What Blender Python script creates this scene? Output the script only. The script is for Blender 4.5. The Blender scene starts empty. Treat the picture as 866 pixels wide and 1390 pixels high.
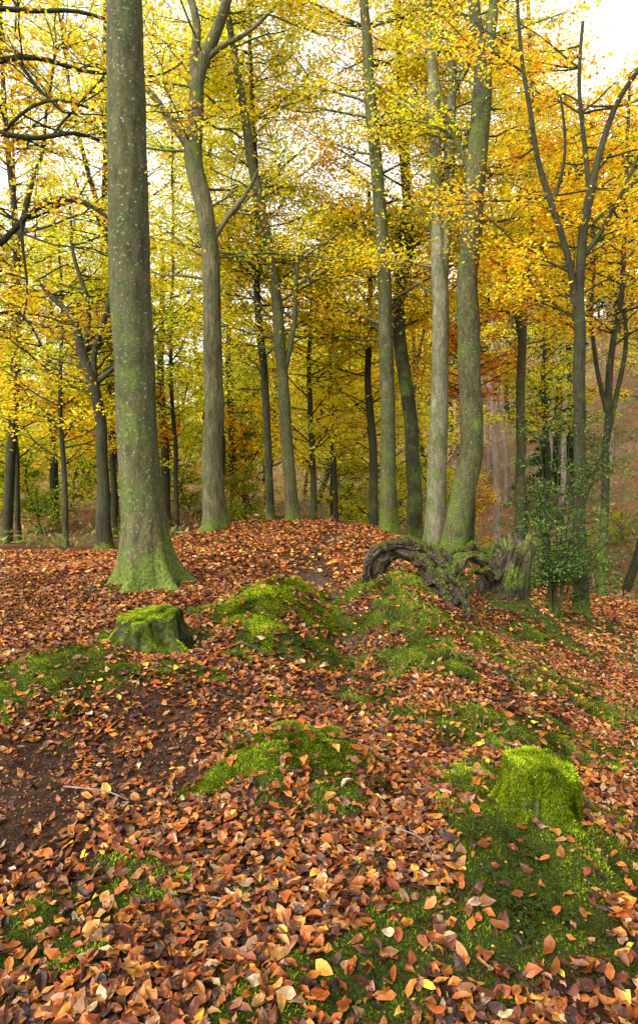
import bpy, math, numpy as np
from mathutils import Vector
sc=bpy.context.scene
CAMZ=1.55
def S(px,py,d):
    xc=(px-433)/867; yc=(695-py)/867; den=.9963+.0854*yc
    return np.array([xc*d/den, d, CAMZ+d*(-.0854+.9963*yc)/den])
# ---------------- noise
_T=np.random.RandomState(7).rand(256,256)
def vn(x,y,s=0):
    x=np.asarray(x,float)+s*17.31; y=np.asarray(y,float)+s*9.77
    xi=np.floor(x).astype(int); yi=np.floor(y).astype(int); fx=x-xi; fy=y-yi
    fx=fx*fx*(3-2*fx); fy=fy*fy*(3-2*fy)
    a=_T[xi&255,yi&255]; b=_T[(xi+1)&255,yi&255]; c=_T[xi&255,(yi+1)&255]; d=_T[(xi+1)&255,(yi+1)&255]
    return (a*(1-fx)+b*fx)*(1-fy)+(c*(1-fx)+d*fx)*fy
def fbm(x,y,o=4,s=0):
    r=0;a=.5;t=0
    x=np.asarray(x,float);y=np.asarray(y,float)
    for i in range(o):
        r=r+a*vn(x*2**i,y*2**i,s+i*3);t+=a;a*=.5
    return r/t
def sst(t):
    t=np.clip(t,0,1); return t*t*(3-2*t)
# ---------------- terrain
MOSS=[(-1.9,4.4,1.4,.85,1),(-2.2,3.8,.8,.55,1),(-.10,3.1,.68,.52,1),(.95,3.2,.85,.65,1),(.85,2.55,.6,.6,1),(.42,2.05,.40,.36,.85),(1.5,2.7,.5,.45,.9),
(1.7,4.0,1.4,.55,1),(.85,5.4,.8,1.3,1),(2.4,5.6,2.2,1.0,.95),(-2.1,7.4,.7,.6,.9),(-.6,2.3,.42,.36,.85),(-1.0,2.0,.45,.35,.75),(-.5,5.0,.6,.6,.9),(-.5,6.2,.85,1.8,1),
(-1.45,5.1,.85,.6,1),(3.2,8.3,2.1,1.5,.9),(2.6,14,.6,.6,.9),(-2.4,14.7,.8,.6,.9),(5,11,2.4,2,.8),(1.0,7.0,1.0,.95,1),(1.7,10,.9,1.2,.7),(-3.6,6.4,.8,.6,.8),(-.4,10,.6,.5,.6),(3.2,4.8,1.2,.6,.9),(-.05,1.75,.4,.25,.7),(-.4,3.9,.45,.35,.7),(1.9,3.2,.6,.5,.7)]
DIRT=[(-1.05,3.3,.95,.58,1),(-1.5,2.85,.65,.38,1),(-.85,3.9,.6,.35,.85),(1.35,3.4,.4,.3,.4),(-.7,2.9,.4,.28,.85)]
def pathc(y): return .16+.28*np.sin(y*.42+.4)+.25*sst((y-8)/6)
def mask(L,x,y,s):
    m=np.zeros_like(np.asarray(x,float))
    nz=fbm(np.asarray(x)*3.2,np.asarray(y)*3.2,4,s)-.5
    for cx,cy,rx,ry,st in L:
        r=np.sqrt(((x-cx)/rx)**2+((y-cy)/ry)**2)
        m=np.maximum(m,st*np.clip((1.0-r+nz*2.3)*1.7,0,1))
    return m
def pathm(x,y):
    return np.exp(-((x-pathc(y)+.3*(fbm(x*1.5,y*1.5,2,3)-.5))/.26)**2)*sst((y-4.0)/1.5)*(1-sst((y-13)/3))*np.clip(.62+1.3*(fbm(x*2.1,y*.9,3,15)-.35),0,1)
def dirtm(x,y):
    return np.maximum(mask(DIRT,x,y,41),pathm(x,y))
def mossm(x,y): return mask(MOSS,x,y,31)*(1-.9*mask(DIRT,x,y,41))
def H(x,y):
    x=np.asarray(x,float);y=np.asarray(y,float)
    sp=.4*np.log1p(np.exp(np.clip((x-1.2)/.4,-30,30)))
    R=-2.8*(1-np.exp(-.54*sp/2.8))
    L=sst((-x-1.5)/4)*sst((y-8)/5)
    B=sst((y-15)/6)
    h=R-.8*L-1.3*B*(1-.7*L)
    h=h+21*sst((x*.9+y*.45-18)/46)
    h=h+.22*(fbm(x/2.6,y/2.6,3,5)-.5)*sst((y-1)/3)
    near=np.exp(-np.clip(y-6,0,99)/14)
    h=h+.15*(fbm(x/.7,y/.7,3,9)-.5)*near
    h=h+1.2*(fbm(x/14,y/14,3,2)-.5)*sst((y-20)/15)
    def el(cx,cy,rx,ry,hh,p=1.0,rot=0.,wob=0.):
        u=(x-cx)*math.cos(rot)+(y-cy)*math.sin(rot);v=-(x-cx)*math.sin(rot)+(y-cy)*math.cos(rot)
        r2=(u/rx)**2+(v/ry)**2
        if wob: r2=r2*(1+wob*(fbm(x*2.2,y*2.2,2,71)-.5)*2)
        return hh*np.clip(1-r2,0,1)**p
    h=h+el(-.42,6.2,.84,1.8,.33,1.4,-.15,.4)+el(1.0,6.9,1.05,1.4,.36,1.3)+el(-.10,3.05,.60,.40,.16,1.1,0,.6)
    h=h+el(-1.7,4.4,1.2,.9,.19,1.5)+el(2.5,8.6,1.1,1.1,.40,1.4)+el(.95,2.8,.7,.6,.12,1.4,0,.4)-el(-1.0,3.2,.9,.6,.06,1.5)
    mo=mask(MOSS,x,y,31)
    h=h+mo*.06*(fbm(x*7,y*7,2,91)-.35)*(y<9)
    h=h-.10*np.exp(-((x-pathc(y))/.30)**2)*sst((y-2.5)/2)*near
    return h
# ---------------- mesh helpers
def mk(name,V,F,mat,col=None,moss=None,smooth=True,extra=None):
    V=np.ascontiguousarray(V,dtype=np.float32);F=np.ascontiguousarray(F,dtype=np.int32)
    me=bpy.data.meshes.new(name)
    me.vertices.add(len(V));me.vertices.foreach_set('co',V.ravel())
    me.loops.add(F.size);me.loops.foreach_set('vertex_index',F.ravel())
    me.polygons.add(len(F));me.polygons.foreach_set('loop_start',np.arange(len(F),dtype=np.int32)*4)
    me.polygons.foreach_set('use_smooth',np.full(len(F),smooth))
    me.update(calc_edges=True)
    if col is not None:
        a=me.attributes.new('Col','FLOAT_COLOR','POINT')
        c=np.ones((len(V),4),np.float32);c[:,:3]=np.clip(col,0,1);a.data.foreach_set('color',c.ravel())
    if moss is not None:
        a=me.attributes.new('moss','FLOAT','POINT');a.data.foreach_set('value',np.ascontiguousarray(moss,dtype=np.float32))
    if extra:
        for k,v in extra.items():
            a=me.attributes.new(k,'FLOAT','POINT');a.data.foreach_set('value',np.ascontiguousarray(v,dtype=np.float32))
    me.materials.append(mat)
    o=bpy.data.objects.new(name,me);sc.collection.objects.link(o);return o
class Acc:
    def __init__(s): s.V=[];s.F=[];s.M=[];s.n=0
    def add(s,V,F,m=None):
        s.V.append(V);s.F.append(F+s.n);s.n+=len(V)
        s.M.append(np.zeros(len(V)) if m is None else m)
    def get(s): return np.concatenate(s.V),np.concatenate(s.F),np.concatenate(s.M)
def grid_faces(n,m,wrap=True):
    i=np.arange(n-1)[:,None];j=np.arange(m if wrap else m-1)[None,:];j2=(j+1)%m
    return np.stack([i*m+j,i*m+j2,(i+1)*m+j2,(i+1)*m+j],-1).reshape(-1,4)
def spline(P,k=6):
    P=np.asarray(P,float);n=len(P)
    Q=np.vstack([2*P[0]-P[1],P,2*P[-1]-P[-2]]);out=[]
    for i in range(n-1):
        p0,p1,p2,p3=Q[i],Q[i+1],Q[i+2],Q[i+3]
        for t in np.arange(k)/k:
            out.append(.5*((2*p1)+(-p0+p2)*t+(2*p0-5*p1+4*p2-p3)*t*t+(-p0+3*p1-3*p2+p3)*t**3))
    out.append(P[-1]);return np.array(out)
def even(P,step,it=6):
    P=np.asarray(P,float);s=np.r_[0,np.cumsum(np.linalg.norm(np.diff(P[:,:3],axis=0),axis=1))]
    n=max(6,int(s[-1]/step));u=np.linspace(0,s[-1],n)
    Q=np.stack([np.interp(u,s,P[:,k]) for k in range(P.shape[1])],1)
    for _ in range(it): Q[1:-1]=.25*Q[:-2]+.5*Q[1:-1]+.25*Q[2:]
    return Q
def tube(P,R,sides,disp=None):
    P=np.asarray(P,float);R=np.asarray(R,float)
    T=np.gradient(P,axis=0);T/=np.linalg.norm(T,axis=1)[:,None]+1e-9
    ref=np.zeros(3);ref[np.argmin(np.abs(T.mean(0)))]=1
    A=np.cross(T,ref);A/=np.linalg.norm(A,axis=1)[:,None]+1e-9
    B=np.cross(T,A)
    th=np.linspace(0,2*np.pi,sides,endpoint=False)
    r=R[:,None]*np.ones(sides)[None]
    if disp is not None: r=r*disp(P,th)
    V=P[:,None,:]+r[:,:,None]*(np.cos(th)[None,:,None]*A[:,None,:]+np.sin(th)[None,:,None]*B[:,None,:])
    return V.reshape(-1,3),grid_faces(len(P),sides)
def quads(C,size,rng,flat=.55,asp=.6):
    n=len(C)
    N=rng.normal(size=(n,3));N[:,2]=np.abs(N[:,2])+flat*2;N/=np.linalg.norm(N,axis=1)[:,None]
    A=np.cross(N,rng.normal(size=(n,3)));A/=np.linalg.norm(A,axis=1)[:,None]
    B=np.cross(N,A)
    s=(size*rng.uniform(.6,1.3,n))[:,None]
    V=np.stack([C+A*s*.5,C+B*s*asp*.5,C-A*s*.5,C-B*s*asp*.5],1).reshape(-1,3)
    return V,np.arange(4*n).reshape(-1,4)
# ---------------- materials
def newmat(n):
    m=bpy.data.materials.new(n);m.use_nodes=True;nt=m.node_tree;nt.nodes.clear();return m,nt
def N(nt,t,**k):
    n=nt.nodes.new(t)
    for a,b in k.items():
        if a in n.inputs: n.inputs[a].default_value=b
        else: setattr(n,a,b)
    return n
def ramp(nt,stops,interp='LINEAR'):
    r=nt.nodes.new('ShaderNodeValToRGB');cr=r.color_ramp;cr.interpolation=interp
    while len(cr.elements)<len(stops): cr.elements.new(.5)
    for e,(p,c) in zip(cr.elements,stops): e.position=p;e.color=(c[0],c[1],c[2],1)
    return r
def mixc(nt,f,a,b,bt='MIX'):
    m=nt.nodes.new('ShaderNodeMix');m.data_type='RGBA';m.blend_type=bt
    for s,v in ((0,f),(6,a),(7,b)):
        if isinstance(v,bpy.types.NodeSocket): nt.links.new(v,m.inputs[s])
        else: m.inputs[s].default_value=v if s==0 else (v[0],v[1],v[2],1)
    return m.outputs[2]
def mth(nt,op,a,b=0.0,clamp=False):
    m=nt.nodes.new('ShaderNodeMath');m.operation=op;m.use_clamp=clamp
    for i,v in enumerate((a,b)):
        if isinstance(v,bpy.types.NodeSocket): nt.links.new(v,m.inputs[i])
        else: m.inputs[i].default_value=v
    return m.outputs[0]
def leafmat(n,tr=.5,rough=None):
    m,nt=newmat(n);a=N(nt,'ShaderNodeAttribute',attribute_name='Col')
    out=N(nt,'ShaderNodeOutputMaterial')
    if rough is None: d=N(nt,'ShaderNodeBsdfDiffuse')
    else:
        d=N(nt,'ShaderNodeBsdfPrincipled',Roughness=rough)
        d.inputs['Specular IOR Level'].default_value=.22
    t=N(nt,'ShaderNodeBsdfTranslucent');mx=N(nt,'ShaderNodeMixShader');mx.inputs[0].default_value=tr
    nt.links.new(a.outputs['Color'],d.inputs[0]);nt.links.new(a.outputs['Color'],t.inputs[0])
    nt.links.new(d.outputs[0],mx.inputs[1]);nt.links.new(t.outputs[0],mx.inputs[2]);nt.links.new(mx.outputs[0],out.inputs[0]);return m
LEAF=leafmat('autumn_leaf',.55);LITTER=leafmat('fallen_leaf',.08,.45);MOSSM=leafmat('moss_blade',.3);GRASSM=leafmat('grass_blade',.3)
def barkmat(n,c1,c2,spot,ridged=False,green=(.07,.10,.012),gthr=.5):
    m,nt=newmat(n);tc=N(nt,'ShaderNodeTexCoord');mp=N(nt,'ShaderNodeMapping')
    mp.inputs['Scale'].default_value=(9,9,1.3) if ridged else (6,6,1.8)
    nt.links.new(tc.outputs['Object'],mp.inputs[0])
    n1=N(nt,'ShaderNodeTexNoise',Scale=2.2,Detail=10.0,Roughness=.7);nt.links.new(mp.outputs[0],n1.inputs[0])
    n2=N(nt,'ShaderNodeTexNoise',Scale=1.9,Detail=6.0,Roughness=.65);nt.links.new(tc.outputs['Object'],n2.inputs[0])
    n3=N(nt,'ShaderNodeTexNoise',Scale=30.0,Detail=4.0,Roughness=.6);nt.links.new(tc.outputs['Object'],n3.inputs[0])
    n4=N(nt,'ShaderNodeTexNoise',Scale=.9,Detail=3.0);nt.links.new(tc.outputs['Object'],n4.inputs[0])
    r=ramp(nt,[(.35,c1),(.66,c2)]);nt.links.new(n1.outputs[0],r.inputs[0])
    g=mth(nt,'MULTIPLY',mth(nt,'SUBTRACT',n2.outputs[0],gthr-.08),5.0,True)
    col=mixc(nt,mth(nt,'MULTIPLY',g,.6),r.outputs[0],(green[0]*.7,green[1]*.65,green[2]*1.2))
    dk=mth(nt,'MULTIPLY',mth(nt,'SUBTRACT',n4.outputs[0],.48),5.0,True)
    col=mixc(nt,mth(nt,'MULTIPLY',dk,.45),col,(c1[0]*.4,c1[1]*.4,c1[2]*.4))
    sp=mth(nt,'MULTIPLY',mth(nt,'SUBTRACT',n3.outputs[0],.6),12.0,True)
    col=mixc(nt,mth(nt,'MULTIPLY',sp,.75),col,spot)
    at=N(nt,'ShaderNodeAttribute',attribute_name='moss')
    mm=mth(nt,'ADD',at.outputs['Fac'],mth(nt,'MULTIPLY',mth(nt,'SUBTRACT',n2.outputs[0],.5),2.2))
    mm=mth(nt,'MULTIPLY',mth(nt,'SUBTRACT',mm,.38),3.5,True)
    gr=ramp(nt,[(.3,(green[0]*.4,green[1]*.4,green[2]*.5)),(.7,(green[0]*2,green[1]*2,green[2]*1.6))]);nt.links.new(n3.outputs[0],gr.inputs[0])
    col=mixc(nt,mm,col,gr.outputs[0])
    b=N(nt,'ShaderNodeBump',Strength=1.0 if ridged else .7,Distance=.05 if ridged else .03)
    hh=mth(nt,'ADD',n1.outputs[0],mth(nt,'MULTIPLY',n3.outputs[0],.4));nt.links.new(hh,b.inputs['Height'])
    p=N(nt,'ShaderNodeBsdfPrincipled',Roughness=.85);p.inputs['Specular IOR Level'].default_value=.2
    nt.links.new(col,p.inputs[0]);nt.links.new(b.outputs[0],p.inputs['Normal'])
    o=N(nt,'ShaderNodeOutputMaterial');nt.links.new(p.outputs[0],o.inputs[0]);return m
BEECH=barkmat('beech_bark',(.022,.020,.007),(.12,.10,.038),(.28,.26,.16),green=(.06,.082,.012),gthr=.43)
PALE=barkmat('pale_beech_bark',(.07,.064,.032),(.225,.205,.12),(.34,.32,.23),gthr=.50)
OAK=barkmat('oak_bark',(.025,.021,.009),(.185,.155,.075),(.26,.235,.14),True,gthr=.47)
DARK=barkmat('dark_bark',(.010,.008,.004),(.055,.043,.021),(.11,.10,.06),True,green=(.055,.075,.011),gthr=.48)
PINEB=barkmat('pine_bark',(.14,.10,.07),(.36,.27,.21),(.36,.29,.24),True,gthr=.85)
ROT=barkmat('rotten_wood',(.006,.004,.0025),(.10,.070,.044),(.20,.165,.12),True,gthr=.66)
# ground
def groundmat():
    m,nt=newmat('leafy_ground');g=N(nt,'ShaderNodeTexCoord').outputs['Object']
    v=N(nt,'ShaderNodeTexVoronoi',Scale=26.0);nt.links.new(g,v.inputs['Vector'])
    nz=N(nt,'ShaderNodeTexNoise',Scale=14.0,Detail=6.0,Roughness=.7);nt.links.new(g,nz.inputs[0])
    big=N(nt,'ShaderNodeTexNoise',Scale=.35,Detail=5.0,Roughness=.6);nt.links.new(g,big.inputs[0])
    fine=N(nt,'ShaderNodeTexNoise',Scale=90.0,Detail=5.0,Roughness=.7);nt.links.new(g,fine.inputs[0])
    sep=N(nt,'ShaderNodeSeparateColor');nt.links.new(v.outputs['Color'],sep.inputs[0])
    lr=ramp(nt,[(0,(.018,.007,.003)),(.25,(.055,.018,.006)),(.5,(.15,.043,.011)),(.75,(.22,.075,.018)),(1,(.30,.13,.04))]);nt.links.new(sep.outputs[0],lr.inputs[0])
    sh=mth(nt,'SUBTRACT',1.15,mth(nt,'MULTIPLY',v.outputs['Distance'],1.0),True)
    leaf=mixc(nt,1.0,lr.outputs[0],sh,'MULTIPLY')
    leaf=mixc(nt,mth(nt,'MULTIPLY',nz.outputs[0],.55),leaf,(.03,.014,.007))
    dsum=mth(nt,'ADD',mth(nt,'MULTIPLY',fine.outputs[0],.55),mth(nt,'MULTIPLY',nz.outputs[0],.45))
    dr=ramp(nt,[(.38,(.008,.0045,.0025)),(.5,(.04,.019,.009)),(.62,(.13,.062,.030))]);nt.links.new(dsum,dr.inputs[0])
    mr=ramp(nt,[(.3,(.010,.014,.003)),(.55,(.045,.068,.006)),(.75,(.12,.15,.012))]);nt.links.new(fine.outputs[0],mr.inputs[0])
    fr=ramp(nt,[(.3,(.08,.042,.024)),(.45,(.26,.13,.065)),(.56,(.13,.13,.045)),(.7,(.32,.20,.12))]);nt.links.new(big.outputs[0],fr.inputs[0])
    far=mixc(nt,.3,fr.outputs[0],leaf)
    def at(k): return N(nt,'ShaderNodeAttribute',attribute_name=k).outputs['Fac']
    c=mixc(nt,at('far'),leaf,far)
    md=mth(nt,'MULTIPLY',mth(nt,'SUBTRACT',mth(nt,'ADD',at('dirt'),mth(nt,'MULTIPLY',nz.outputs[0],.6)),.6),3.0,True)
    c=mixc(nt,md,c,dr.outputs[0])
    pr=ramp(nt,[(.35,(.045,.030,.018)),(.7,(.17,.115,.075))]);nt.links.new(fine.outputs[0],pr.inputs[0])
    c=mixc(nt,mth(nt,'MULTIPLY',at('path'),.9,True),c,pr.outputs[0])
    mm=mth(nt,'MULTIPLY',mth(nt,'SUBTRACT',mth(nt,'ADD',at('moss'),mth(nt,'MULTIPLY',nz.outputs[0],.9)),.8),2.5,True)
    c=mixc(nt,mm,c,mr.outputs[0])
    b=N(nt,'ShaderNodeBump',Strength=1.0,Distance=.06)
    hh=mth(nt,'ADD',mth(nt,'MULTIPLY',fine.outputs[0],.6),nz.outputs[0]);nt.links.new(hh,b.inputs['Height'])
    p=N(nt,'ShaderNodeBsdfPrincipled',Roughness=.9);p.inputs['Specular IOR Level'].default_value=.12
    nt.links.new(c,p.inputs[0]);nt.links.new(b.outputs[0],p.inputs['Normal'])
    o=N(nt,'ShaderNodeOutputMaterial');nt.links.new(p.outputs[0],o.inputs[0]);return m
GM=groundmat()
ux=np.linspace(-math.asinh(150/2),math.asinh(150/2),520);uy=np.linspace(-math.asinh(9/2.5),math.asinh(350/2.5),520)
X,Y=np.meshgrid(2*np.sinh(ux),3+2.5*np.sinh(uy));
Z=H(X,Y)
nearsoil=.62*np.clip((6-Y)/2.5,0,1)
g=mk('ground',np.stack([X,Y,Z],-1).reshape(-1,3),grid_faces(520,520,False),GM,
 moss=mossm(X,Y).ravel(),extra={'dirt':np.maximum(dirtm(X,Y),nearsoil).ravel(),'path':pathm(X,Y).ravel(),'far':np.clip((Y.ravel()-17)/4,0,1)})
g['kind']='structure'
g['label']='forest floor of fallen beech leaves, moss and bare soil'
# ---------------- ground leaves
rng=np.random.RandomState(11)
LP=np.array([(.31,.088,.015),(.37,.125,.023),(.18,.045,.011),(.45,.18,.038),(.085,.027,.010),(.62,.27,.03),(.36,.19,.09),(.038,.016,.009),(.70,.40,.04),(.46,.30,.17),(.22,.10,.042),(.34,.08,.013)])
LW=np.array([.16,.14,.17,.08,.17,.03,.045,.12,.010,.03,.10,.06]);LW/=LW.sum()
def thin(x,y):
    m=mossm(x,y);d=dirtm(x,y)
    return (1-.92*m)*(1-.88*d)
def scatter(n,y0,y1,pad,dens=None):
    y=np.sqrt(rng.uniform(y0**2,y1**2,n));x=rng.uniform(-1,1,n)*(y*.54+pad)
    bare=-.30+2.5*fbm(x*1.5,y*1.5,4,77)
    keep=rng.rand(n)<np.clip(thin(x,y)*bare,0.02,1)
    for cx,cy,rr in ((-1.43,5.15,.30),(1.0,2.78,.16)):
        keep&=~((((x-cx)**2+(y-cy)**2)<rr**2)&(rng.rand(n)<.96))
    return x[keep],y[keep]
def axes(n,tilt):
    yaw=rng.uniform(0,2*np.pi,n);Nn=np.stack([rng.normal(size=n)*tilt,rng.normal(size=n)*tilt,np.ones(n)],1);Nn/=np.linalg.norm(Nn,axis=1)[:,None]
    A=np.stack([np.cos(yaw),np.sin(yaw),np.zeros(n)],1);A-=Nn*(A*Nn).sum(1)[:,None];A/=np.linalg.norm(A,axis=1)[:,None]
    return A,np.cross(Nn,A),Nn
def lcols(n):
    return LP[rng.choice(len(LP),n,p=LW)]*rng.uniform(.5,1.25,(n,1))*rng.uniform(.88,1.12,(n,3))
AC=Acc();cols=[]
def leaf_hi(x,y,L,lift,tilt,z0=0.):
    n=len(x);z=H(x,y)+z0
    A,B,C=axes(n,tilt);t=np.array([0,.2,.48,.78,1.0]);w=np.array([.03,.38,.52,.34,.015])
    Ls=(L*np.clip(np.exp(rng.normal(0,.28,n)),.45,1.5))[:,None,None];asp=rng.uniform(.44,.70,n)[:,None,None]
    tt=t[None,:,None]*np.ones((n,1,3));ss=np.array([-1,0,1.])[None,None,:]*w[None,:,None]*asp
    ss=ss*rng.uniform(.86,1.14,(n,5,3))
    fold=(rng.uniform(-.2,1.0,n)**2*np.where(rng.rand(n)<.7,1,-.7))[:,None,None];curl=rng.normal(0,.6,n)[:,None,None]
    bend=rng.normal(0,.16,n)[:,None,None]
    zz=np.abs(ss)*fold+curl*(tt-.5)**2+.09*np.sin(tt*9+rng.uniform(0,6,n)[:,None,None]+np.sign(ss)*1.5)*np.abs(ss)*3
    ss=ss*(1-.3*np.abs(fold))+bend*(tt-.5)**2
    P=np.stack([x,y,z+rng.uniform(.003,lift,n)],1)[:,None,None,:]
    V=P+((tt-.5)*Ls)[...,None]*A[:,None,None,:]+(ss*Ls)[...,None]*B[:,None,None,:]+(zz*Ls)[...,None]*C[:,None,None,:]
    F=grid_faces(5,3,False)
    F=(F[None]+15*np.arange(n)[:,None,None]).reshape(-1,4)
    c=lcols(n);cc=np.repeat(c[:,None,:],15,1)
    vein=np.ones((n,5,3));vein[:,:,1]=.68;vein*=rng.uniform(.6,1.2,(n,5,1))*rng.uniform(.88,1.12,(n,1,3))
    cc=cc*vein.reshape(n,15,1)
    AC.add(V.reshape(-1,3),F);cols.append(cc.reshape(-1,3))
x,y=scatter(36000,1.2,4.6,.5);leaf_hi(x,y,.047,.022,.36)
x,y=scatter(58000,4.6,8.5,.6);leaf_hi(x,y,.051,.025,.4)
r=np.sqrt(rng.rand(200));a=rng.uniform(0,6.28,200);leaf_hi(-.42+.55*r*np.cos(a),6.2+1.4*r*np.sin(a),.052,.02,.4,.03)
r=np.sqrt(rng.rand(70));a=rng.uniform(0,6.28,70);leaf_hi(-.10+.42*r*np.cos(a),3.05+.26*r*np.sin(a),.048,.02,.4,.06)
x,y=scatter(85000,8.5,16.5,1.5)
n=len(x);V,F=quads(np.stack([x,y,H(x,y)+rng.uniform(.01,.04,n)],1),.08,rng,.9,.65);AC.add(V,F);cols.append(np.repeat(lcols(n)*1.15,4,0))
# crumbs and leaf fragments on soil and moss
n=60000;y=np.sqrt(rng.uniform(1.3**2,6.5**2,n));x=rng.uniform(-1,1,n)*(y*.54+.4);k=rng.rand(n)<np.clip(.25+dirtm(x,y),0,1);x=x[k];y=y[k];n=len(x)
V,F=quads(np.stack([x,y,H(x,y)+rng.uniform(.0,.008,n)],1),.013,rng,.4,.6);AC.add(V,F);cols.append(np.repeat(lcols(n)*rng.uniform(.25,.9,(n,1)),4,0))
V,F,_=AC.get();o=mk('fallen_leaves',V,F,LITTER,col=np.concatenate(cols),smooth=False)
o['kind']='stuff';o['category']='leaves';o['label']='copper and orange fallen beech leaves carpeting the forest floor'
# ---------------- moss blades
def blades(P,Nn,L,W,rng,pal,spread=.5):
    n=len(P);D=Nn+rng.normal(size=(n,3))*spread;D/=np.linalg.norm(D,axis=1)[:,None]
    A=np.cross(D,rng.normal(size=(n,3)));A/=np.linalg.norm(A,axis=1)[:,None]
    l=(L*rng.uniform(.5,1.4,n))[:,None];w=W*rng.uniform(.6,1.3,n)[:,None]
    V=np.stack([P-A*w*.5,P+A*w*.5,P+D*l+A*w*.15,P+D*l-A*w*.15],1).reshape(-1,3)
    c=pal[rng.randint(len(pal),size=n)]*rng.uniform(.6,1.3,(n,1))
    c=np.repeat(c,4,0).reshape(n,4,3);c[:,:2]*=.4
    return V,np.arange(4*n).reshape(-1,4),c.reshape(-1,3)
MP=np.array([(.13,.18,.010),(.19,.25,.014),(.08,.115,.008),(.29,.33,.02),(.12,.15,.012)])
MPB=np.array([(.25,.36,.012),(.37,.47,.018),(.17,.26,.010),(.47,.53,.025)])
n=1000000;y=np.sqrt(rng.uniform(1.3**2,7.8**2,n));x=rng.uniform(-1,1,n)*(y*.53+.3)
m=mossm(x,y)*(.35+1.4*fbm(x*5,y*5,3,8));k=rng.rand(n)<np.clip((m-.2)*2.4,0,1);x=x[k];y=y[k]
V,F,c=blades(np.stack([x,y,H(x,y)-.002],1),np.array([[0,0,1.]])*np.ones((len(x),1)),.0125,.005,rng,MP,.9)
lump=fbm(x*7,y*7,2,91);br=np.clip(.15+2.5*(lump-.25),.12,1.9)*(.35+1.3*fbm(x*1.5,y*1.5,2,3))  # hollows between moss lumps coloured darker, crevice shade painted in
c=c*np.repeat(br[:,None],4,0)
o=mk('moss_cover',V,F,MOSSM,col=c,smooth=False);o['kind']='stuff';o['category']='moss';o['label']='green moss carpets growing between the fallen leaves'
# grass
n=34000;x=rng.uniform(.3,7,n);y=rng.uniform(3.8,13,n)
k=(rng.rand(n)<np.clip((fbm(x*1.5,y*1.5,3,60)-.40)*3,0,1)*(mask(MOSS,x,y,31)*.85+.12));x=x[k];y=y[k]
V,F,c=blades(np.stack([x,y,H(x,y)],1),np.array([[0,0,1.]])*np.ones((len(x),1)),.08,.006,rng,np.array([(.15,.20,.03),(.26,.28,.06),(.32,.28,.1)]),.7)
o=mk('grass',V,F,GRASSM,col=c,smooth=False);o['kind']='stuff';o['category']='grass';o['label']='thin sparse grass blades on the mossy slope'
def sample(Gd,n,rng):
    a,b=Gd.shape[:2];i=rng.randint(a-1,size=n*3);j=rng.randint(b,size=n*3)
    p0=Gd[i,j];p1=Gd[i,(j+1)%b];p2=Gd[i+1,j];p3=Gd[i+1,(j+1)%b]
    nn=np.cross(p1-p0,p2-p0);ar=np.linalg.norm(nn,axis=1)
    k=rng.choice(n*3,n,p=ar/ar.sum());u=rng.rand(n,1);v=rng.rand(n,1)
    P=(p0[k]*(1-u)+p1[k]*u)*(1-v)+(p2[k]*(1-u)+p3[k]*u)*v
    return P,nn[k]/(ar[k][:,None]+1e-9)
def empty(name,loc,label,cat,group=None):
    e=bpy.data.objects.new(name,None);e.empty_display_size=.3;e.location=loc;sc.collection.objects.link(e)
    e['label']=label;e['category']=cat
    if group:e['group']=group
    return e
# mound
def mound(cx,cy,rx,ry,ro,nb,bl,label,lift,pal,seed,split,freq=6.0,lump=.05,thr=.34,wb=.5):
    nr,na=48,110
    r=np.linspace(1,0.0,nr);a=np.linspace(0,2*np.pi,na,endpoint=False)
    RR,AA=np.meshgrid(r,a,indexing='ij');wob=1+wb*(fbm(np.cos(AA)*1.6+seed,np.sin(AA)*1.6,3,88)-.5)*2
    u=rx*RR*wob*np.cos(AA);v=ry*RR*wob*np.sin(AA)
    x=cx+u*math.cos(ro)-v*math.sin(ro);y=cy+u*math.sin(ro)+v*math.cos(ro)
    z=H(x,y)+lift*(1-RR**4)-.03*RR**6+lump*(fbm(x*freq,y*freq,3,4)-.4)*(1-RR**3)
    G=np.stack([x,y,z],-1);b=np.array([cx,cy,float(H(cx,cy))])
    e=empty('moss_mound',b,label,'mound')
    ms=np.clip((fbm(x*3,y*3,3,66)-thr-.04)*5,0,1)
    o=mk('earth',(G-b).reshape(-1,3),grid_faces(nr,na),GM,moss=ms.ravel(),extra={'dirt':np.ones(nr*na)*.8,'path':np.zeros(nr*na),'far':np.zeros(nr*na)});o.parent=e
    P,Nn=sample(G,nb,rng);Nn[Nn[:,2]<0]*=-1
    f=fbm(P[:,0]*3,P[:,1]*3,3,66)
    k=rng.rand(len(P))<np.clip((f-thr)*6,0,1);P=P[k];Nn=Nn[k]
    V,F,c=blades(P,Nn,bl,bl*.4,rng,pal,.8);br=np.clip(.3+2.4*(fbm(P[:,0]*freq,P[:,1]*freq,3,4)-.3),.15,1.5)  # brightness follows the lump noise, so shade in the dips is painted
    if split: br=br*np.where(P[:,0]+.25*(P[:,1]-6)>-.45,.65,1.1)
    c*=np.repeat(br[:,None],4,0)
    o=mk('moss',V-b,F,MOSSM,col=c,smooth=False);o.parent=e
mound(-.42,6.2,.66,1.5,-.15,80000,.017,'long low mound covered in yellow green moss beside the leafy path',.015,MPB*.6,0,True,5.,.035,.31,.4)
mound(-.12,3.05,.46,.28,.1,60000,.012,'wide low mossy hump with fallen leaves caught on it',.03,MP*1.1,4,False,9.,.11,.33,.7)
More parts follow.
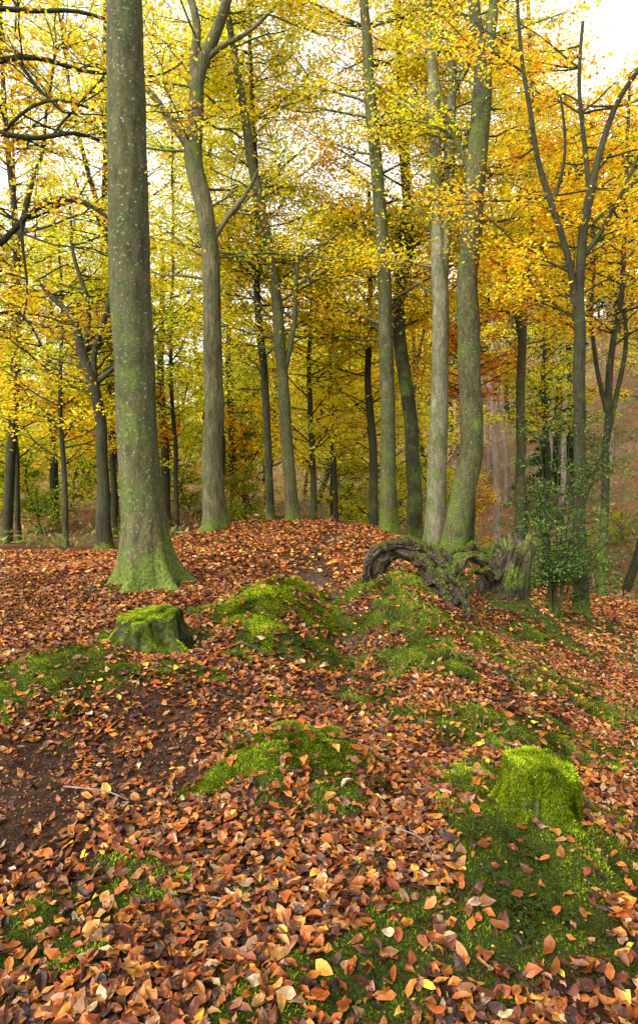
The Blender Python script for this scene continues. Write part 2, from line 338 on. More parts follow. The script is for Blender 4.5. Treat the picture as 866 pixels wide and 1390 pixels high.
def stump(cx,cy,R0,R1,h,seed,name,label,nb,bl,tilt=(0,0),mat=DARK,mossy=1.0,pal=MPB,rough=.15,jag=.0,hollow=False,slope=0.0,fall=3.0,roots=.40,topn=.05,rnd=0.):
    z0=float(H(cx,cy));na=120;a=np.linspace(0,2*np.pi,na,endpoint=False);rows=[]
    for i in range(24):
        t=i/23;zz=-.10+t*(h+.10)
        R=R1+(R0-R1)*(math.exp(-t*fall)-math.exp(-fall))/(1-math.exp(-fall))
        fl=1+roots*math.exp(-t*2.4)*np.maximum(-.3,np.cos(5*a+seed+.9*np.sin(a*2)))*(.6+.4*np.cos(2*a+seed*2))+rough*(fbm(np.cos(a)*1.8+seed,np.sin(a)*1.8+t*1.5,4,seed)-.5)*2+.05*np.sin(a*17+t*2+3*np.sin(a*3))
        j=jag*(fbm(np.cos(a)*2.5+seed,np.sin(a)*2.5,3,seed)-.5)*2*t+slope*np.cos(a-.4)*t
        rows.append(np.stack([R*fl*np.cos(a)+tilt[0]*t*h,R*fl*np.sin(a)+tilt[1]*t*h,zz+j],1))
    top=rows[-1];cen=np.array([tilt[0]*h,tilt[1]*h])
    mz=top[:,2].mean()
    for q,dz in ((.96,.008),(.85,.012),(.6,.0),(.4,.006),(.2,-.002),(.02,.0)):
        rr=top*1.0;rr[:,:2]=cen+(top[:,:2]-cen)*q;rr[:,2]=mz+(top[:,2]-mz)*q+dz+rnd*(1-q*q)+topn*(fbm(rr[:,0]*12+9,rr[:,1]*12+9,3,seed)-.5)
        if hollow: rr[:,2]-=(1-q)*h*.9
        rows.append(rr)
    G=np.stack(rows);b=np.array([cx,cy,z0])
    w=np.clip(1-(G[...,2]+.1)/(h+.1),0,1)**1.5
    G[...,2]+=w*(H(G[...,0]+cx,G[...,1]+cy)-z0)
    e=empty(name,b,label,'tree stump')
    o=mk('wood',G.reshape(-1,3),grid_faces(len(rows),na),mat,moss=np.clip(G[...,2].ravel()/h*.3+mossy*.4,0,1));o.parent=e
    P,Nn=sample(G,nb,rng)
    out=P-np.array([cen[0],cen[1],h*.3]);Nn=np.where((Nn*out).sum(1)[:,None]<0,-Nn,Nn)
    f=fbm(P[:,0]*7+seed,P[:,1]*7+P[:,2]*4,3,seed)
    side=np.abs(Nn[:,2])<.5
    low=np.clip(1-P[:,2]/(h*.5),0,1)
    k=(f+.22*mossy+.28*(~side)+.12*(P[:,2]/h)+.12*low)>.68;P=P[k];Nn=Nn[k];side=side[k]
    V,F,c=blades(P,Nn+np.array([0,0,-.8])*side[:,None],bl,bl*.35,rng,pal,.5)
    br=np.clip(.25+2.0*(fbm(P[:,0]*11,P[:,1]*11+P[:,2]*5,3,12)-.25),.15,1.4)*np.where(side,.55,1.25)  # shading painted by normal: moss brighter on top, darker on the sides
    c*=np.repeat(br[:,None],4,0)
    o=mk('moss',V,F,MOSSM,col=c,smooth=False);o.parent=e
    return e
stump(-1.43,5.2,.50,.25,.28,3,'mossy_stump','low cut tree stump with flat bright green mossy top',50000,.012,rough=.28,jag=.03,slope=.03,fall=3.4,roots=.85,topn=.02,mossy=.75)
stump(1.0,2.80,.25,.15,.18,5,'mossy_stump','small blunt old stump with yellow green moss hanging over its sides',60000,.013,rough=.32,jag=.035,slope=-.02,fall=3.2,roots=.8,mossy=1.25,topn=.03,rnd=.03)
# rotten arch root
def gnarl(name,label,strands,moss,seed,nb,amp=.9):
    rg=np.random.RandomState(seed);A=Acc();Gs=[]
    b=strands[0][0][:3].copy();b[2]=float(H(b[0],b[1]))
    for pts in strands:
        P=even(spline(np.array(pts),9),.016,3);s=rg.uniform(0,9);R=np.maximum(P[:,3],.006)
        sides=36
        def dp(Q,th,s=s):
            l=np.arange(len(Q))[:,None]*.09
            hole=np.clip((fbm(np.cos(th)[None]*1.5+s,np.sin(th)[None]*1.5+l*1.0,2,int(s)+4)-.60)*6,0,.55)
            return 1+amp*(fbm(np.cos(th)[None]*2.6+s+l*.2,np.sin(th)[None]*2.6+l*.45,5,int(s))-.5)*1.9+.30*np.abs(np.sin(th[None]*4+l*.3+s))+.22*np.abs(np.sin(th[None]*9+l*.35))-.25-hole
        V,F=tube(P[:,:3]+np.stack([vn(np.arange(len(P))*.14,0*P[:,0],i+int(s*3))-.5 for i in range(3)],1)*.08,R,sides,dp)
        A.add(V,F,np.full(len(V),moss));Gs.append(V.reshape(-1,sides,3))
    V,F,M=A.get();e=empty(name,b,label,'dead wood')
    o=mk('wood',V-b,F,ROT,moss=M);o.parent=e
    AV=Acc();cc=[]
    for G in Gs:
        P,Nn=sample(G,nb//len(Gs),rng)
        cz=G.mean(1);j=np.argmin(((P[:,None,:]-cz[None,::6])**2).sum(2),1)*6
        upper=P[:,2]>cz[np.minimum(j,len(cz)-1),2]
        k=upper&((np.abs(Nn[:,2])*.35+fbm(P[:,0]*5,P[:,1]*5+P[:,2]*3,3,seed))>.66-moss*.3);P=P[k];Nn=Nn[k]
        if len(P)==0: continue
        Nn[Nn[:,2]<0]*=-1
        V,F,c=blades(P,Nn,.016,.008,rng,MP,.6);AV.add(V,F);cc.append(c)
    if cc:
        V,F,_=AV.get();o=mk('moss',V-b,F,MOSSM,col=np.concatenate(cc),smooth=False);o.parent=e
def q(px,py,d,r): return np.append(S(px,py,d),r)
st=[[q(506,806,6.9,.06),q(509,764,6.9,.085),q(530,743,6.9,.08),q(558,743,6.85,.09),q(588,768,6.7,.13),q(604,808,6.5,.12),q(612,850,6.3,.06)]]
rg0=np.random.RandomState(4)
cen=[(504,804,6.95),(511,762,6.9),(536,742,6.9),(564,746,6.85),(592,770,6.7),(609,808,6.5),(616,854,6.3)]
for i in range(18):
    ph=rg0.uniform(0,6.28);rad=[9,11,11,13,22,26,26];i0=rg0.choice([0,0,1,2,3]);i1=rg0.choice([5,6,7,7])
    pts=[]
    for j,(a_,b_,d_) in enumerate(cen):
        if j<i0 or j>=i1: continue
        w_=rad[j];an=ph+j*.35
        pts.append(q(a_+w_*math.cos(an),b_+w_*.6*math.sin(an),d_+.12*math.sin(an),rg0.uniform(.014,.048)))
    if len(pts)>=3:
        pts[-1][3]*=.4;st.append(pts)
gnarl('rotten_root','dark twisted rotten root arching over the mossy bank',st,.16,21,90000,.9)
stump(2.42,8.6,.38,.27,.62,12,'broken_stump','brown hollow broken stump with moss on its rim',22000,.016,tilt=(.35,-.05),mat=ROT,mossy=.6,pal=MP,rough=.45,jag=.16,hollow=True,slope=.06)
st=[[q(668,785,8.3,.08),q(652,762,8.2,.06),q(634,762,8.1,.045),q(618,778,8.0,.03),q(610,795,7.9,.012)],
[q(662,755,8.4,.05),q(642,742,8.3,.035),q(620,744,8.2,.025),q(604,758,8.1,.012)],
[q(660,775,8.2,.035),q(640,775,8.1,.028),q(626,795,8.0,.02),q(622,812,7.9,.01)]]
gnarl('exposed_root','mossy tangled roots spreading from the broken stump',st,.4,33,16000)
# ---------------- trees
YL=[(.88,.63,.02),(.94,.73,.04),(.84,.52,.02),(.74,.64,.03)]
OR=[(.86,.42,.015),(.78,.30,.012),(.90,.54,.025),(.66,.23,.015)]
YG=[(.62,.63,.025),(.80,.69,.03),(.44,.52,.025),(.82,.63,.025)]
GR=[(.24,.35,.03),(.40,.48,.03),(.58,.59,.03),(.17,.26,.02)]
OB=[(.72,.38,.025),(.84,.52,.03),(.54,.24,.02),(.84,.64,.04),(.66,.60,.03)]
PN=[(.04,.08,.02),(.07,.12,.03),(.03,.055,.02)]
HO=[(.06,.13,.025),(.12,.21,.04),(.19,.29,.06),(.03,.07,.012)]
def grow(b,stems,rg,nbr,zlo,zhi,L,pal,nleaf,lsize,sides=16,back=None,up=(5,45),nsub=7,rmax=.09,twigs=True,mossb=.9,droop=0.0,flatv=.13,mossh=.5,step=.16,wig=.03,flare=(.35,.45,.22),streak=.28):
    A=Acc();main=[]
    for i,s in enumerate(stems):
        P=even(s,step if i==0 else .18,5);P[:,3]=np.maximum(P[:,3],.008)
        if wig: 
            l=np.arange(len(P))*.18
            P[:,0]+=(vn(l,0*l,i+int(abs(b[0])*7)%50)-.5)*wig*2*np.minimum(1,l);P[:,1]+=(vn(l,0*l+5,i)-.5)*wig*2*np.minimum(1,l)
        fl=i==0
        def dp(Q,th,fl=fl):
            z=(Q[:,2]-Q[0,2])[:,None]
            r=1+.07*(fbm(np.cos(th)[None]*2+z*.3,np.sin(th)[None]*2+z*.9,3,4)-.5)*2
            if fl: r=r+np.exp(-z/flare[2])*(flare[0]+flare[1]*np.maximum(0,np.cos(th[None]*5+b[0]*3)) )+.14*np.exp(-z/1.0)*np.cos(th[None]*3+b[1])
            return r
        V,F=tube(P[:,:3],P[:,3],sides if i==0 else max(8,sides//2),dp)
        zz=V[:,2]-b[2];ms=np.clip(mossb*np.exp(-np.maximum(zz,0)/mossh)+streak*vn(V[:,0]*3,zz*.6,5),0,1)
        A.add(V,F,ms);main.append(P)
    wt=np.array([max(.01,np.ptp(np.clip(p[:,2]-b[2],zlo,zhi))) for p in main]);wt=wt/wt.sum()
    C=[];CC=[];subs=[];az=rg.uniform(0,6.28)
    for k in range(nbr):
        P=main[rg.choice(len(main),p=wt)]
        ok=np.where((P[:,2]-b[2]>zlo)&(P[:,2]-b[2]<zhi))[0]
        if len(ok)==0: continue
        i=rg.choice(ok);p=P[i]
        f=(p[2]-b[2]-zlo)/max(.1,zhi-zlo)
        az+=2.4+rg.normal()*.4;a=az
        if back is not None:
            for _ in range(6):
                if math.sin(a)>-back: break
                a=rg.uniform(0,6.28)
        el=math.radians(rg.uniform(*up));l=L*rg.uniform(.55,1.15)*(1-.45*f)
        D=np.array([math.cos(a)*math.cos(el),math.sin(a)*math.cos(el),math.sin(el)])
        m=9;t=np.linspace(0,1,m)
        wob=np.cumsum(rg.normal(size=(m,3))*.05*l,axis=0)*t[:,None];wob[:,2]*=.6
        Q=p[:3]+D*l*t[:,None]+wob+np.array([0,0,1])*(.12*l*t**2-droop*l*t**2)[:,None]
        r0=min(rmax,p[3]*.5,.007*l+.006)
        R=r0*(1-t)**.8+.004
        V,F=tube(Q,R,5);A.add(V,F,np.full(len(V),.3))
        for j in range(nsub):
            tt=rg.uniform(.2,1);ii=int(tt*(m-1));s0=Q[ii]
            a2=a+rg.choice([-1,1])*rg.uniform(.4,1.1);l2=l*rg.uniform(.25,.5)*(1.15-.5*tt)
            D2=np.array([math.cos(a2),math.sin(a2),rg.uniform(-.2,.5)])
            t2=np.linspace(0,1,5)
            Q2=s0+D2*l2*t2[:,None]+np.cumsum(rg.normal(size=(5,3))*.04*l2,axis=0)*t2[:,None]
            V,F=tube(Q2,max(.003,R[ii]*.5)*(1-t2*.8)+.0015,4);A.add(V,F,np.full(len(V),.2))
            subs.append((Q2,l2))
            if twigs:
                for _ in range(3):
                    u=rg.uniform(.2,1);s1=Q2[int(u*4)];a3=a2+rg.uniform(-1.2,1.2);D3=np.array([math.cos(a3),math.sin(a3),rg.uniform(-.3,.3)])
                    e=s1+D3*l2*.4;Q3=np.array([s1,(s1+e)/2+rg.normal(size=3)*.03*l2,e]);V,F=tube(Q3,np.array([.004,.003,.0015]),3);A.add(V,F)
                    subs.append((Q3[[0,1,1,2,2]],l2*.6))
    pal=np.array(pal)
    if subs and nleaf:
        ll=np.array([s[1] for s in subs])*rg.uniform(.1,1.9,len(subs));cnt=rg.poisson(nleaf*ll/ll.sum())
        for (Q2,l2),c in zip(subs,cnt):
            if c==0: continue
            u=rg.uniform(.1,1.05,c)*3.99;ui=np.minimum(u.astype(int),3);fr=(u-ui)[:,None]
            P=Q2[ui]*(1-fr)+Q2[ui+1]*fr
            s=.08+.19*l2
            P=P+rg.normal(size=(c,3))*np.array([s,s,s*flatv*3+.03])
            base=pal[rg.randint(len(pal))]*rg.uniform(.8,1.15)
            col=base*rg.uniform(.7,1.25,(c,1))*rg.uniform(.9,1.1,(c,3))
            mixm=rg.rand(c)<.25;col[mixm]=pal[rg.randint(len(pal),size=mixm.sum())]
            C.append(P);CC.append(np.minimum(col,.95))
    V,F,M=A.get()
    lv=None
    if C:
        C=np.concatenate(C);CC=np.concatenate(CC)
        LV,LF=quads(C,lsize,rg,.35);lv=(LV,LF,np.repeat(CC,4,0))
    return V,F,M,lv
def put(name,label,cat,b,res,bm,lm=LEAF,group=None):
    V,F,M,lv=res;e=empty(name,b,label,cat,group)
    o=mk('trunk',V-b,F,bm,moss=M);o.parent=e
    if lv:
        o=mk('crown',lv[0]-b,lv[1],lm,col=lv[2],smooth=False);o.parent=e
    return e
def hero(name,label,d,stems,bm,seed,nbr,zlo,zhi,L,pal,nleaf,lsize=.085,**kw):
    px0,py0=stems[0][0][:2];x0=S(px0,py0,d)[0];z0=float(H(x0,d));b=np.array([x0,d,z0])
    out=[]
    for i,s in enumerate(stems):
        pts=[]
        for j,t in enumerate(s):
            p=S(t[0],t[1],d+(t[3] if len(t)>3 else 0));r=t[2]*.5*d/867
            if i==0 and j==0: p[2]=z0-.15
            pts.append([p[0],p[1],p[2],r])
        out.append(spline(np.array(pts),5))
    return put(name,label,'tree',b,grow(b,out,np.random.RandomState(seed),nbr,zlo,zhi,L,pal,nleaf,lsize,**kw),bm)
hero('beech_tree','thick straight beech trunk with mossy flared roots',7.6,[[(204,790,66),(195,700,58),(188,600,54),(183,500,53),(178,400,52),(175,300,52),(173,200,50),(171,100,46),(170,0,44),(168,-200,38),(168,-450,28)]],
 BEECH,1,16,7,14,3.2,OB,3500,.085,sides=60,step=.07,back=.2,wig=.01,mossh=.28,mossb=.85,flare=(.30,1.3,.30),streak=.5)
hero('oak_tree','ridged oak trunk forking high into crooked limbs',14.6,[[(292,712,34),(290,600,27),(290,500,25),(287,400,23),(280,300,23),(266,230,24),(262,190,22),(268,130,18),(276,80,17),(292,40,14),(308,0,12),(318,-80,10)],
 [(264,205,16),(240,175,11),(215,135,9),(195,120,7),(160,90,6),(140,50,5)],[(268,120,15),(262,85,13),(270,40,11),(255,-10,9),(240,-90,7)],[(288,330,8),(310,290,7),(335,270,6),(350,230,4)],[(272,90,8),(300,60,7),(335,50,5),(365,20,4)]],
 OAK,2,42,3.6,14,3.8,YG+YL[:2],17000,back=-.2,wig=.05,mossh=.25,sides=24)
hero('beech_tree','slender dark beech stem on the ridge',16.6,[[(368,705,12),(362,600,10),(357,500,10),(350,400,9),(350,300,8),(345,180,6),(340,60,5),(336,-80,3)]],DARK,3,42,3.4,13,3.3,YG,20000,back=.2)
hero('beech_tree','leaning beech with a greyish brown trunk',15.6,[[(397,702,18),(389,600,16),(384,500,15),(374,400,14),(359,310,13),(342,220,12),(325,120,10),(310,30,8),(300,-100,6)],[(385,510,8),(398,450,7),(402,380,6),(412,300,4)]],
 BEECH,4,46,4.0,13,3.8,YL+YG,25000,back=.0)
hero('beech_tree','tall green grey beech trunk with golden leaves',15.4,[[(527,706,26),(526,600,20),(525,500,19),(523,400,18),(518,310,17),(510,220,16),(501,120,14),(495,20,12),(488,-150,8)]],
 BEECH,5,48,4.4,14,4,YL+OR[:1]+YG[:3],27000,back=.0,streak=.5)
hero('beech_tree','dark crooked beech trunk beside paler trunks',16.4,[[(564,706,24),(560,620,19),(553,540,18),(541,450,17),(543,390,16),(555,320,16),(551,220,14),(545,120,12),(540,20,10),(538,-120,7)],[(543,400,10),(538,340,8),(550,280,7)]],
 DARK,6,42,5,14,3.5,OR+YL,18000,back=.2,streak=.5)
hero('beech_tree','smooth pale beech trunk dividing into two stems',14.9,[[(590,710,30),(593,640,26),(596,560,24),(597,480,22),(597,400,22),(594,320,18),(591,220,16),(588,110,14),(582,20,11),(575,-150,8)],
 [(598,400,16),(605,320,15),(609,220,14),(612,130,12),(618,40,9),(630,-80,6)],[(612,130,9),(640,80,7),(660,20,5)]],
 PALE,7,40,5,14,3.8,YL+YG[:2],18000,back=-.2,mossb=.6,streak=.3,wig=.01)
hero('beech_tree','stout curved beech trunk streaked with green moss',13.8,[[(613,716,38),(632,655,32),(639,600,30),(637,500,29),(634,400,28),(640,300,27),(648,200,26),(656,110,24),(648,50,16),(640,0,14),(630,-140,10)],
 [(655,120,18),(664,60,15),(672,0,13),(682,-120,9)],[(645,250,8),(615,180,6),(600,140,5),(588,70,4)]],
 BEECH,8,42,5.4,14,4.0,YL+YG,19000,sides=28,back=-.3,mossh=.45,streak=.6)
hero('beech_tree','thin beech stem rising behind the holly',19,[[(704,722,15),(706,650,13),(706,560,12),(708,460,11),(718,360,10),(723,260,9),(722,150,7),(718,40,5),(715,-80,4)],[(708,470,8),(695,400,6),(680,340,4)]],
 BEECH,9,36,7,17,4.0,YL,18000,.11,back=.3)
hero('beech_tree','forked beech with many upright limbs on the slope',12.2,[[(790,790,22),(787,700,16),(786,600,15),(786,500,15),(784,420,14),(790,340,12),(800,270,11),(815,200,8),(835,140,7),(870,90,5)],
 [(784,430,10),(770,350,9),(748,280,8),(730,210,7),(716,140,6),(706,70,5),(700,-20,4)],[(800,275,8),(795,200,6),(785,120,5),(790,30,4)],[(790,350,7),(812,320,6),(850,250,5),(880,180,4)],[(748,280,5),(770,210,4),(760,130,3)]],
 DARK,10,46,5.2,12,2.8,YL+OR[:2],13000,.085,back=.1,mossh=.6,streak=.3)
hero('beech_tree','slim twin stemmed beech on the lower slope',15.5,[[(818,748,13),(821,670,10),(824,600,9),(826,520,9),(832,460,8),(842,400,7),(848,320,6),(850,220,5),(855,100,3)],[(823,560,7),(808,490,6),(800,430,5),(806,370,4),(800,280,3)],[(823,600,8),(838,530,7),(850,470,6),(846,420,5)]],
 DARK,11,30,6.0,14,2.8,OR+YL,11000,back=.4,mossh=1.4,streak=.4)
hero('oak_tree','dark gnarled oak standing on the bare slope',16.8,[[(142,735,24),(141,650,16),(138,590,15),(128,530,15),(112,475,12),(100,430,9),(75,410,7),(50,380,5)],[(130,535,11),(128,475,8),(147,420,7),(150,350,5),(138,280,4)],[(116,475,8),(122,410,6),(100,350,5),(95,280,3)],[(132,520,7),(162,492,6),(190,465,4)],[(100,430,6),(70,450,5),(40,435,4)]],
 DARK,12,46,2.6,10,3.8,YG+GR[1:3],16000,back=-.2,mossh=.2,streak=.1)
for i,(px,py,w,d,top,pal,lab) in enumerate([(90,728,8,18,330,YL,'thin young tree with yellow leaves'),(75,700,12,25,300,YG,'slanting mossy tree trunk with green gold leaves'),(226,696,13,25,300,YG,'dark trunked tree behind the clearing'),
  (155,706,9,21,380,OR,'thin orange leaved beech sapling'),(427,703,9,19,340,YL,'slim beech stem with bright yellow leaves'),(508,705,13,18.5,260,YG,'dark slender beech stem with yellow green leaves'),(642,705,9,21,330,OR,'thin beech stem with orange leaves'),(318,690,11,27,280,GR,'straight dark trunk of a green leaved tree'),
  (455,700,8,23,300,YL,'slim beech stem with bright yellow leaves'),(675,712,10,30,250,YL,'pale slender trunk on the valley side'),(745,715,9,24,360,YG,'slim ivy clad tree with green leaves'),(25,715,8,20,120,YG,'thin young tree with yellow leaves'),(240,700,7,20,100,YG,'thin young tree with yellow leaves')]):
    rt=px>640
    hero('beech_tree',lab,d,[[(px,py,w),(px-2,py-90,w*.85),(px-8,py-190,w*.7),(px-5,(top+py-190)/2,w*.5),(px-8,top,w*.3)]],PINEB if px==675 else DARK,40+i,38,5.5 if rt else 2.2,(705-top)/867*d,2.4 if rt else 3.0,pal,5500 if rt else 9500,.11,back=.6)
# near oak limbs reaching in
def P4(px,py,d,w): return list(S(px,py,d))+[w*.5*d/867]
bx,by=-6.6,9.0;bz=float(H(bx,by));b=np.array([bx,by,bz])
stems=[[[bx,by,bz-.1,.36],[bx,by,bz+2,.3],[bx+.1,by,bz+4.2,.27],[bx,by,bz+6.5,.2],[bx+.2,by,bz+9,.12],[bx+.1,by,bz+11,.05]],
[[bx,by,3.2,.12],P4(-60,375,9,11),P4(0,332,9,8),P4(30,295,8.8,8),P4(75,272,8.6,7),P4(115,266,8.5,7),P4(145,292,8.4,6),P4(165,310,8.4,3)],
[[bx,by,4.6,.14],P4(-50,180,9,10),P4(10,185,9,7),P4(60,195,9,6),P4(100,170,9.2,5),P4(140,190,9.4,4)],
[[bx,by,5.8,.14],P4(-40,90,9,9),P4(20,75,9,7),P4(70,80,9.2,6),P4(115,105,9.4,5),P4(150,95,9.6,4),P4(215,110,9.8,3),P4(250,85,10,2)],
[[bx,by,7,.14],P4(-30,10,9,8),P4(50,25,9.1,6),P4(100,10,9.2,5),P4(150,30,9.4,4)],
[[bx,by,3.4,.1],P4(-30,440,9.5,6),P4(10,410,9.5,4),P4(40,430,9.6,4),P4(60,470,9.6,3)],
[P4(30,295,8.8,5),P4(25,350,8.8,4),P4(45,380,8.8,3),P4(30,440,8.8,2)],
[P4(0,185,9,5),P4(40,140,9,4),P4(90,130,9,4),P4(130,150,9,3)],[P4(20,75,9,5),P4(50,120,9,4),P4(85,150,9,3)]]
stems=[spline(np.array(s),5) for s in stems]
put('oak_tree','spreading oak with long bare arching limbs and russet leaves','tree',b,grow(b,stems,np.random.RandomState(77),125,2.8,11,2.4,OB,26000,.07,sides=20,nsub=8,up=(-30,50),wig=.06),DARK)
# holly shrub
bx,by=4.0,10.7;bz=float(H(bx,by));b=np.array([bx,by,bz])
rg=np.random.RandomState(5);stems=[]
for i in range(12):
    a=rg.uniform(0,6.28);l=rg.uniform(.3,1.15);hh=rg.uniform(1.3,4.2)
    stems.append([[bx+.05*math.cos(a),by+.05*math.sin(a),bz-.05,.02],[bx+.4*l*math.cos(a),by+.4*l*math.sin(a),bz+hh*.5,.014],[bx+l*math.cos(a),by+l*math.sin(a),bz+hh,.005]])
put('holly_bush','loose green holly bush beside a trunk on the slope','bush',b,grow(b,stems,rg,85,.2,4.0,.85,HO,8500,.05,sides=8,up=(0,60),nsub=6,flare=(0,0,.2)),DARK)
# ---------------- background tree variants
def variant(seed,h,L,zlo,pal,nleaf,ls,bm,nbr=46,r=.2,up=(0,45),fork=True):
    rg=np.random.RandomState(seed);b=np.array([0,0,-100.]);s=[[0,0,-100.3,r*1.1]]
    x=y=0
    for t in (.12,.3,.5,.7,.88,1):
        x+=rg.normal()*.35;y+=rg.normal()*.35;s.append([x,y,-100+h*t,r*(1-t)**.8+.02])
    stems=[s]
    if fork:
        p=s[3];a=rg.uniform(0,6.28);stems.append([p,[p[0]+.7*math.cos(a),p[1]+.7*math.sin(a),p[2]+h*.15,r*.4],[p[0]+1.3*math.cos(a),p[1]+1.3*math.sin(a),p[2]+h*.38,r*.15]])
    V,F,M,lv=grow(b,stems,rg,nbr,zlo,h*.98,L,pal,nleaf,ls,sides=8,up=up,nsub=6,twigs=False,step=.5,wig=.1)
    V=V-b
    a=mk('trunk',V,F,bm,moss=M);c=mk('crown',lv[0]-b,lv[1],LEAF,col=lv[2],smooth=False)
    ma,mc=a.data,c.data;bpy.data.objects.remove(a);bpy.data.objects.remove(c);return ma,mc
VA={'y1':variant(101,16,4.5,2.5,YL,6500,.17,BEECH,r=.15),'y2':variant(102,13,4,2.0,YL+YG,6200,.16,DARK,r=.13),'o1':variant(103,15,4.3,2.8,OR+YL[:2],6500,.17,BEECH,r=.15),'yt':variant(112,19,4.2,6.5,YG+YL,11000,.12,DARK,nbr=60,r=.14),
 'g1':variant(104,12,4,1.6,YG+GR[:3],6500,.16,DARK,r=.13),'s1':variant(105,6.5,2.6,.5,YG,6000,.11,DARK,r=.05),'s2':variant(106,5.5,2.4,.4,OR+YL,5500,.11,DARK,r=.045),'gg':variant(107,10,3.2,.8,GR,7000,.15,DARK,r=.10),'sg':variant(110,3.4,1.8,.1,GR,5000,.10,DARK,r=.03),
 'p1':variant(108,22,2.0,12,PN,4500,.26,PINEB,r=.17,up=(-15,15),fork=False,nbr=50),'p2':variant(109,18,2.4,1.5,PN,7000,.26,DARK,r=.17,up=(-25,5),fork=False,nbr=90)}
LB={'y':('golden leaved beech in the woodland behind','beech_tree'),'o':('orange leaved beech in the woodland behind','beech_tree'),'g':('green and yellow leaved oak in the woodland','oak_tree'),'s':('bushy young beech sapling at the wood edge','beech_sapling'),'p':('tall straight conifer on the bracken hillside','pine_tree')}
rg=np.random.RandomState(9)
def bg(kind,x,y,s=1.0):
    ma,mc=VA[kind];lb,nm=LB[kind[0]]
    e=empty(nm,(x,y,float(H(x,y))-.05),lb,'tree','trees of the surrounding woodland');e.rotation_euler=(0,0,rg.uniform(0,6.28));e.scale=(s,s,s*rg.uniform(.92,1.1))
    for n,d in (('trunk',ma),('crown',mc)):
        o=bpy.data.objects.new(n,d);sc.collection.objects.link(o);o.parent=e
L1=[('g1',-13,25),('y2',-9.5,30),('gg',-16,33),('g1',-6,33),('y1',-12,40),('y2',-3,36),('y1',-.5,34),('g1',2,38),('y1',3.6,34),('y2',-20,34),('g1',-26,42),
('y2',1,46),('y1',-17,50),('yt',-9.6,19.5),('yt',-6.4,22),('yt',-13,23),('yt',10.5,22),('yt',-4.2,24),('yt',13,24),('yt',8.2,25),('y2',7,40),('o1',4.5,44),
('s1',-11.5,22),('s1',-8.2,26),('s2',-14,28),('s1',-6,27),('s2',-2.5,26),('s1',.6,25),('s1',2.8,24),('s1',4.6,27),('s2',6.8,27,.7),('s1',-4.4,30),('s1',-17,27),('s2',-10,33),
('gg',-1,42),('gg',-13,45),('p2',-3.8,36,.7),('p2',11,48,.7),('gg',-5,38),
('sg',-10,23),('sg',-15.5,26),('sg',-3,24,.7),('sg',9,24,.6),('sg',11.5,27,.5),('sg',13.5,29,.5),('sg',-18.5,30),('sg',-12,30),
('sg',-14.5,31,1.2),('sg',-5.5,28,.8),('sg',1.5,28,.8)]
for t in L1: bg(*t)
for i in range(16):
    y=rg.uniform(42,70);x=-y*rg.uniform(.08,.62);bg(['y1','y2','g1','gg','g1','y2'][rg.randint(6)],x,y,rg.uniform(.8,1.05))
for i in range(58):
    y=rg.uniform(32,74);x=y*rg.uniform(.22,.62);bg('p1' if rg.rand()<.92 else 'p2',x,y,rg.uniform(.65,.95))
# distant wood
A=Acc();cc=[]
for i in range(340):
    y=rg.uniform(66,150);x=y*rg.uniform(-.8,.8)
    z=float(H(x,y));h=rg.uniform(9,14);pal=np.array([YL,YG,OR,GR,YL,YG][rg.randint(6)])
    right=x>.2*y
    m=120 if right else 260
    if right and rg.rand()<.6: pal=np.array(PN)*1.5
    C=np.array([x,y,z+h*(.75 if right else .5)])+rg.normal(size=(m,3))*np.array([1.8,1.8,h*(.16 if right else .28)])
    V,F=quads(C,.6,rg,.3,.8);A.add(V,F);cc.append(np.repeat(pal[rg.randint(len(pal),size=m)]*rg.uniform(.5,1.1,(m,1)),4,0))
    P=np.array([[x,y,z-1],[x,y,z+h*.5],[x,y,z+h*.95]]);V,F=tube(P,np.array([.18,.14,.04]),5);A.add(V,F);cc.append(np.tile([.24,.19,.14],(len(V),1)))
V,F,_=A.get();o=mk('distant_woodland',V,F,LEAF,col=np.concatenate(cc),smooth=False);o['kind']='stuff';o['category']='woodland';o['label']='far off mixed autumn woodland covering the hillside'
# bracken
n=60000;y=rg.uniform(17,65,n);x=y*rg.uniform(-.7,.75,n);k=(fbm(x/3,y/3,3,50)>.40)&((x>2)|(rg.rand(n)<.5));x=x[k];y=y[k];n=len(x)
C=np.stack([x,y,H(x,y)+rg.uniform(.03,.5,n)],1);V,F=quads(C,.26,rg,.3,.3)
BP=np.array([(.42,.20,.08),(.54,.32,.15),(.32,.15,.06),(.46,.34,.14),(.15,.18,.04),(.24,.27,.05)])
gi=np.where(fbm(x/5,y/5,2,14)>.56,rg.randint(3,6,size=n),rg.randint(0,4,size=n))
o=mk('bracken',V,F,LEAF,col=np.repeat(BP[gi]*rg.uniform(.5,1.2,(n,1)),4,0),smooth=False);o['kind']='stuff';o['category']='bracken';o['label']='rust brown dying bracken on the valley side'
# twigs on the ground
def twig(pts,r,label):
    P=[];
    for x,y in pts: P.append([x,y,float(H(x,y))+r+.018,r])
    P=np.array(P);P[-1,3]*=.4;P=spline(P,5);b=P[0,:3].copy();V,F=tube(P[:,:3],P[:,3],8)
    A=Acc();A.add(V,F);m=P[len(P)//2,:3];e=m+np.array([.05,.06,.01]);V,F=tube(np.array([m,(m+e)/2+.005,e]),np.array([r*.6,r*.5,r*.3]),6);A.add(V,F)
    V,F,M=A.get();o=mk('fallen_twig',V-b,F,DARK if 'dark' in label else PINEB,moss=M-1);o.location=b;o['label']=label;o['category']='twig';o['group']='twigs lying on the leaves'
twig([(-1.22,2.93),(-1.08,2.9),(-.98,2.86),(-.86,2.78)],.004,'thin grey curved twig on bare soil')
twig([(-.62,4.9),(-.5,4.85),(-.38,4.75)],.014,'short thick dark stick lying among leaves')
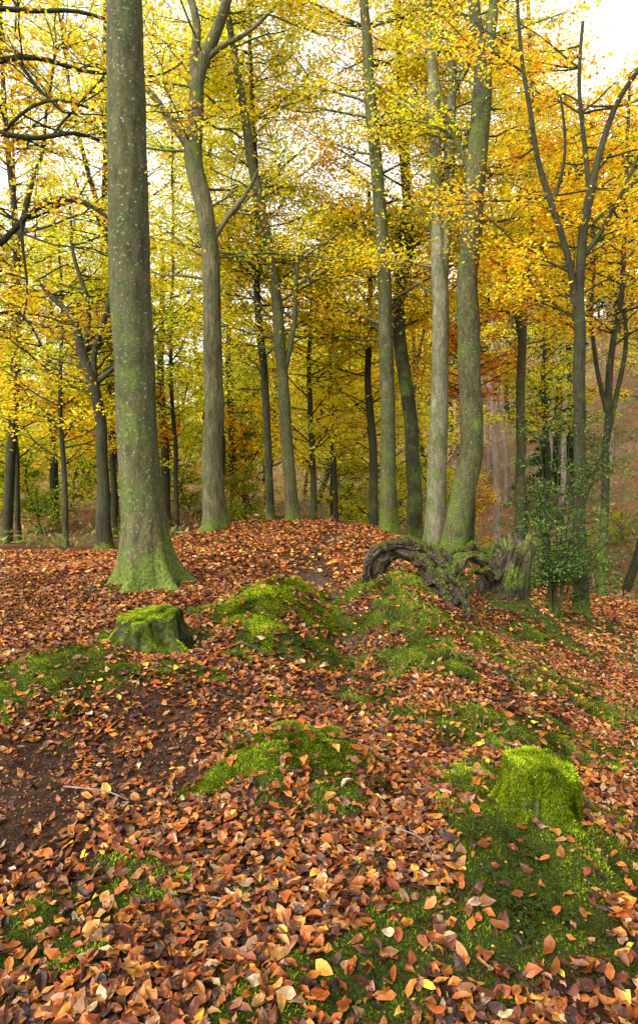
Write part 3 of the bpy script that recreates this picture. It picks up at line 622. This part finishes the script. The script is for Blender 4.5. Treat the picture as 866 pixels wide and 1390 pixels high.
twig([(-.42,2.2),(-.3,2.16),(-.22,2.05)],.003,'thin pale twig lying among leaves')
twig([(-.75,4.15),(-.55,4.0),(-.35,4.02)],.006,'slender dark twig on the leaf covered bank')
twig([(.32,2.55),(.42,2.45),(.45,2.3)],.003,'thin pale twig lying among leaves')
twig([(.5,3.6),(.7,3.5),(.9,3.55)],.005,'slender dark twig on the leaf covered bank')
twig([(-.15,2.6),(0,2.56),(.12,2.62)],.004,'slender dark twig on the leaf covered bank')
twig([(1.2,5.2),(1.5,5.0),(1.75,5.05)],.007,'slender dark twig on the leaf covered bank')
# ---------------- light
w=bpy.data.worlds.new('World');sc.world=w;w.use_nodes=True;nt=w.node_tree
bgn=nt.nodes['Background'];sky=nt.nodes.new('ShaderNodeTexSky');sky.sky_type='NISHITA';sky.sun_disc=False
AZ=225;EL=44
sky.sun_elevation=math.radians(EL);sky.sun_rotation=math.radians(AZ);sky.air_density=1.0;sky.dust_density=4.0
hs=nt.nodes.new('ShaderNodeHueSaturation');hs.inputs['Saturation'].default_value=.12;hs.inputs['Value'].default_value=4.1
nt.links.new(sky.outputs[0],hs.inputs['Color']);nt.links.new(hs.outputs[0],bgn.inputs[0]);bgn.inputs[1].default_value=.15
az=math.radians(AZ);el=math.radians(EL);D=Vector((math.sin(az)*math.cos(el),math.cos(az)*math.cos(el),math.sin(el)))
l=bpy.data.lights.new('sun','SUN');l.energy=1.5;l.angle=math.radians(25);l.color=(1,.95,.88);lo=bpy.data.objects.new('sun',l);sc.collection.objects.link(lo);lo.rotation_euler=(-D).to_track_quat('-Z','Y').to_euler()
sc.view_settings.view_transform='Standard';sc.view_settings.look='None';sc.view_settings.exposure=0
cam=bpy.data.cameras.new('camera');co=bpy.data.objects.new('camera',cam);sc.collection.objects.link(co);sc.camera=co
cam.sensor_fit='VERTICAL';cam.sensor_height=36;cam.lens=867/1390*36;cam.clip_end=1000;cam.clip_start=.05
co.location=(0,0,CAMZ);co.rotation_euler=(math.radians(90-4.9),0,0)
